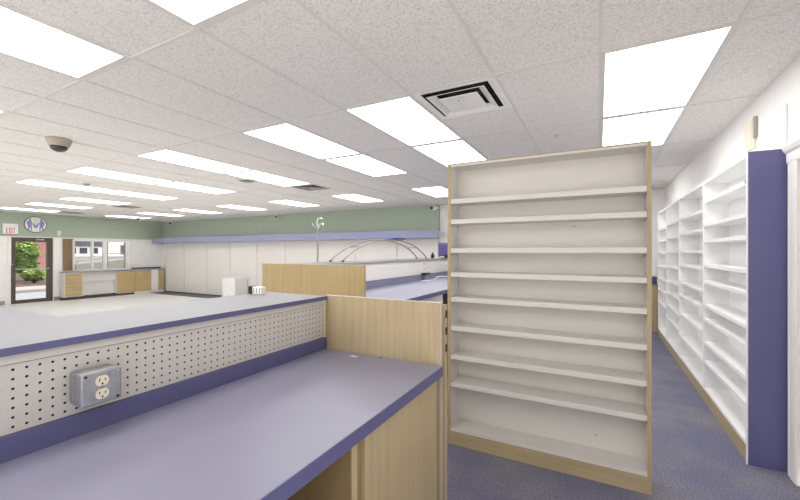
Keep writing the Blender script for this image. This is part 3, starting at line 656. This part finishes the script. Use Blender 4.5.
def letters():
    m = MB(); xa, xb = X1+0.0503, X1+0.053
    z0, z1 = 1.943, 2.111; t = 0.019
    y = 4.269; w_ = 0.040
    m.box(xa,xb,y,y+t,z0,z1)
    for z in (z0, (z0+z1)/2-0.007, z1-0.014): m.box(xa,xb,y+t,y+w_,z,z+0.014)
    y = 4.323; w_ = 0.047
    t = 0.015
    m.prism([(y,z0),(y+t,z0),(y+w_,z1),(y+w_-t,z1)],'x',xa,xb).prism([(y+w_-t,z0),(y+w_,z0),(y+t,z1),(y,z1)],'x',xa,xb+0.0003)
    y = 4.386; m.box(xa,xb,y,y+t,z0,z1)
    y = 4.414; w_ = 0.047
    m.box(xa,xb,y,y+w_,z1-0.014,z1).box(xa,xb,y+w_/2-t/2,y+w_/2+t/2,z0,z1-0.014)
    return m
link('lettering', letters(), M['red'], ex)
bx = thing('alarm_box', 'small pale grey-green box at the bottom of the green wall', 'wall box', (X1,5.4999,1.9091))
link('case', box(X1, X1+0.04,5.4439,5.5558,1.9091,2.0826), plain('pale_green_plastic',(0.62,0.66,0.58),0.5), bx, bevel=0.004); link('cover', box(X1+0.0405,X1+0.044,5.4551,5.5446,1.9237,2.0658), M['grid'], bx)
# counter along the window
CX = XL + 0.32
wt = thing('window_worktop', 'pale lavender worktop running along under the shop window', 'worktop', (XL+0.2,6.6,0.71))
link('surface', box(XL+0.051,CX+0.02,5.511,8.69,0.71,0.744), M['topgrey'], wt)
link('front_edge', box(CX+0.0205,CX+0.024,5.511,8.69,0.71,0.744), M['lav'], wt)
link('backsplash', box(XL+0.052,XL+0.062,7.62,8.68,0.7445,0.80), M['edge'], wt)
c1 = thing('slatted_cabinet', 'maple slatted cabinet under the window worktop nearest the shop door', 'cabinet', (XL+0.2,5.7735,FZ))
link('body', box(XL+0.06,CX-0.02,5.5224,6.0416,-0.0833,0.7086), M['shelf'], c1)
for k in range(6): link('slat', box(CX-0.0195,CX,5.5567,6.0074,-0.055+0.123*k,0.056+0.123*k), M['maple2'], c1)
link('kick', box(XL+0.06,CX-0.04,5.5224,6.0416,FZ,-0.0839), M['kick'], c1)
for a, b in ((5.5247,5.5544),(6.0096,6.0393)): link('stile', box(CX-0.0195,CX+0.002,a,b,-0.0833,0.7074), M['shelf'], c1)
c2 = thing('window_desk', 'open desk bay with white back and shelf under the window worktop', 'desk', (XL+0.2,6.5379,FZ))
link('back', box(XL+0.06,XL+0.08,6.0439,7.0343,-0.0833,0.7086), M['wall'], c2); link('shelf', box(XL+0.081,CX-0.10,6.0473,7.0286,0.3788,0.4073), M['wall'], c2)
link('modesty_panel', box(CX-0.0995,CX-0.08,6.0473,7.0286,0.4073,0.7074), M['shelf'], c2)
link('kick', box(XL+0.06,CX-0.05,6.0439,7.0343,FZ,-0.0839), M['kick'], c2)
c3 = thing('window_cabinet', 'plain maple cabinet under the right part of the shop window', 'cabinet', (XL+0.2,7.3024,FZ))
link('body', box(XL+0.06,CX-0.02,7.0377,7.6105,-0.1061,0.7086), M['shelf'], c3); link('door', box(CX-0.0195,CX,7.04,7.6082,-0.0947,0.7063), M['maple2'], c3); link('kick', box(XL+0.06,CX-0.04,7.0377,7.6105,FZ,-0.1067), M['kick'], c3)
c4 = thing('corner_cabinet', 'maple and white corner cabinet left of the cream wall panels', 'cabinet', (XL+0.2,8.1,FZ))
link('body', box(XL+0.06,CX-0.02,7.6128,8.68,FZ,0.7086), M['wall'], c4)
link('door', box(CX-0.0195,CX,7.6162,8.185,-0.0833,0.7063), M['maple2'], c4)
link('panel', box(CX-0.0195,CX,8.19,8.44,-0.0833,0.7063), M['wall'], c4); link('door', box(CX-0.0195,CX,8.445,8.655,-0.0833,0.7063), M['maple2'], c4)
link('end_strip', box(CX-0.0195,CX+0.003,8.658,8.68,FZ,0.7063), M['grey'], c4)
wc = thing('white_chest', 'low white chest standing before the cream wall panels', 'chest', (-10.8,8.4,FZ))
link('body', box(-11.02,-10.4,8.16,8.66,FZ,0.48), M['white'], wc, bevel=0.01); link('lid', box(-11.04,-10.38,8.14,8.665,0.4805,0.54), M['white'], wc, bevel=0.01)

# ------------------------------------------------------------------ outside the shop front
struct('ground_bounce', MB().box(XL-0.16,25,-40,YN-0.01,FZ-0.3,FZ-0.02).box(XR+0.01,25,YN-0.01,6,FZ-0.3,FZ-0.02), M['paving'], label='unseen pale paving added behind the camera to bounce sunlight indoors')  # unseen, added so that sunlight bounces up onto the ceiling
struct('ground', MB().box(-70,XL-0.161,-40,40,FZ-0.3,FZ-0.02), M['asphalt'], label='pale asphalt outside the shop')
struct('ground_pavement', MB().box(-21.6,-19.6,-12,40,FZ-0.0195,FZ+0.09), M['concrete'], label='concrete pavement across the asphalt')
struct('ground_bed', MB().box(-31,-21.61,-2,17,FZ-0.0195,FZ+0.11), M['mulch'], label='dark mulch bed behind the pavement')
bb = thing('brick_building', 'red brick building seen through the shop door', 'building', (-34,10.5,FZ))
link('wall', box(-35,-32,9.3,11.5,FZ-0.019,8), M['brick'], bb); link('plinth', box(-31.99,-31.9,9.3,11.5,FZ-0.019,0.3), M['concrete'], bb)
def bush(loc, a, b, h_, n, label):
    t = thing('bush', label, 'bush', loc, 'bushes outside the shop door')
    x, y, z = loc
    tr = MB()
    for k in range(5):
        an = k*1.257; tr.tube([(x,y,z),(x+0.25*a*math.cos(an),y+0.25*b*math.sin(an),z+h_*0.35),(x+0.5*a*math.cos(an),y+0.5*b*math.sin(an),z+h_*0.7)], [0.05,0.035,0.015], 6)
    link('stems', tr, M['bark'], t)
    lf = MB()
    for _ in range(n):
        while True:
            p = Vector((random.uniform(-1,1),random.uniform(-1,1),random.uniform(-1,1)))
            if 0.35 < p.length < 1: break
        lump = 1+0.22*math.sin(5*p.x+3*p.z)*math.cos(4*p.y)
        c_ = Vector((x+p.x*a*lump, y+p.y*b*lump, z+h_*0.55+p.z*h_*0.45))
        q = Matrix.Rotation(random.uniform(0,6.28),3,'Z') @ Matrix.Rotation(random.uniform(-1.2,1.2),3,'X')
        s_ = random.uniform(0.07,0.14)
        lf.quad(*[c_ + q @ Vector(v) for v in ((-s_,0,0),(0,-s_*0.5,0.01),(s_,0,0),(0,s_*0.5,0.01))])
    o = link('foliage', lf, M['leaf'], t); return t
bush((-25.2,7.68,FZ+0.11), 0.6, 0.46, 2.15, 2200, 'large leafy green bush seen through the left of the shop door')
bush((-23.2,7.35,FZ+0.11), 0.4, 0.4, 0.7, 700, 'smaller low green bush before the brick building')
rk = MB().lathe([(0.16,0.0),(0.2,0.08),(0.15,0.18),(0.05,0.22)], (-22.2,8.1,FZ+0.1105), 9)
tag(link('garden_rock', rk, M['rock'], loc=(-22.2,8.1,FZ+0.11)), 'pale rock lying in the mulch outside the door', 'rock')
wbld = thing('office_building', 'pale building with grey windows seen through the shop window', 'building', (-38,15,FZ))
BX = -36.0
link('wall', box(-41,BX,13.05,28,FZ-0.019,7.0), M['facade'], wbld)
for k in range(9):
    y = 13.3+0.72*k
    if y < 15.2: f_ = link('window', box(BX+0.001,BX+0.05,y,y+0.6,1.2,1.75), M['white'], wbld); link('window_glass', box(BX+0.0505,BX+0.06,y+0.05,y+0.55,1.24,1.71), M['winglass'], f_)
link('grey_band', box(BX+0.001,BX+0.04,13.06,15.75,1.8,2.45), M['facadegrey'], wbld)
link('dark_bay', box(BX+0.001,BX+0.05,16.95,17.4,1.15,1.95), M['facadegrey'], wbld)
link('ledge', box(BX+0.001,BX+0.25,13.06,28,1.02,1.09), M['white'], wbld)
rmp = thing('ramp_wall', 'low tan ramp wall outside the shop window', 'wall', (-27,12.0,FZ))
link('slab', MB().prism([(10.4,FZ+0.1105),(14.2,FZ+0.1105),(14.2,1.0),(10.4,0.65)],'x',-27.3,-27.0), M['concrete'], rmp)
link('rail', MB().tube([(-27.15,10.4,0.85),(-27.15,14.2,1.18)],0.03,8).tube([(-27.15,10.5,0.67),(-27.15,10.5,0.86)],0.025,8).tube([(-27.15,14.1,1.0),(-27.15,14.1,1.17)],0.025,8), M['grey'], rmp)
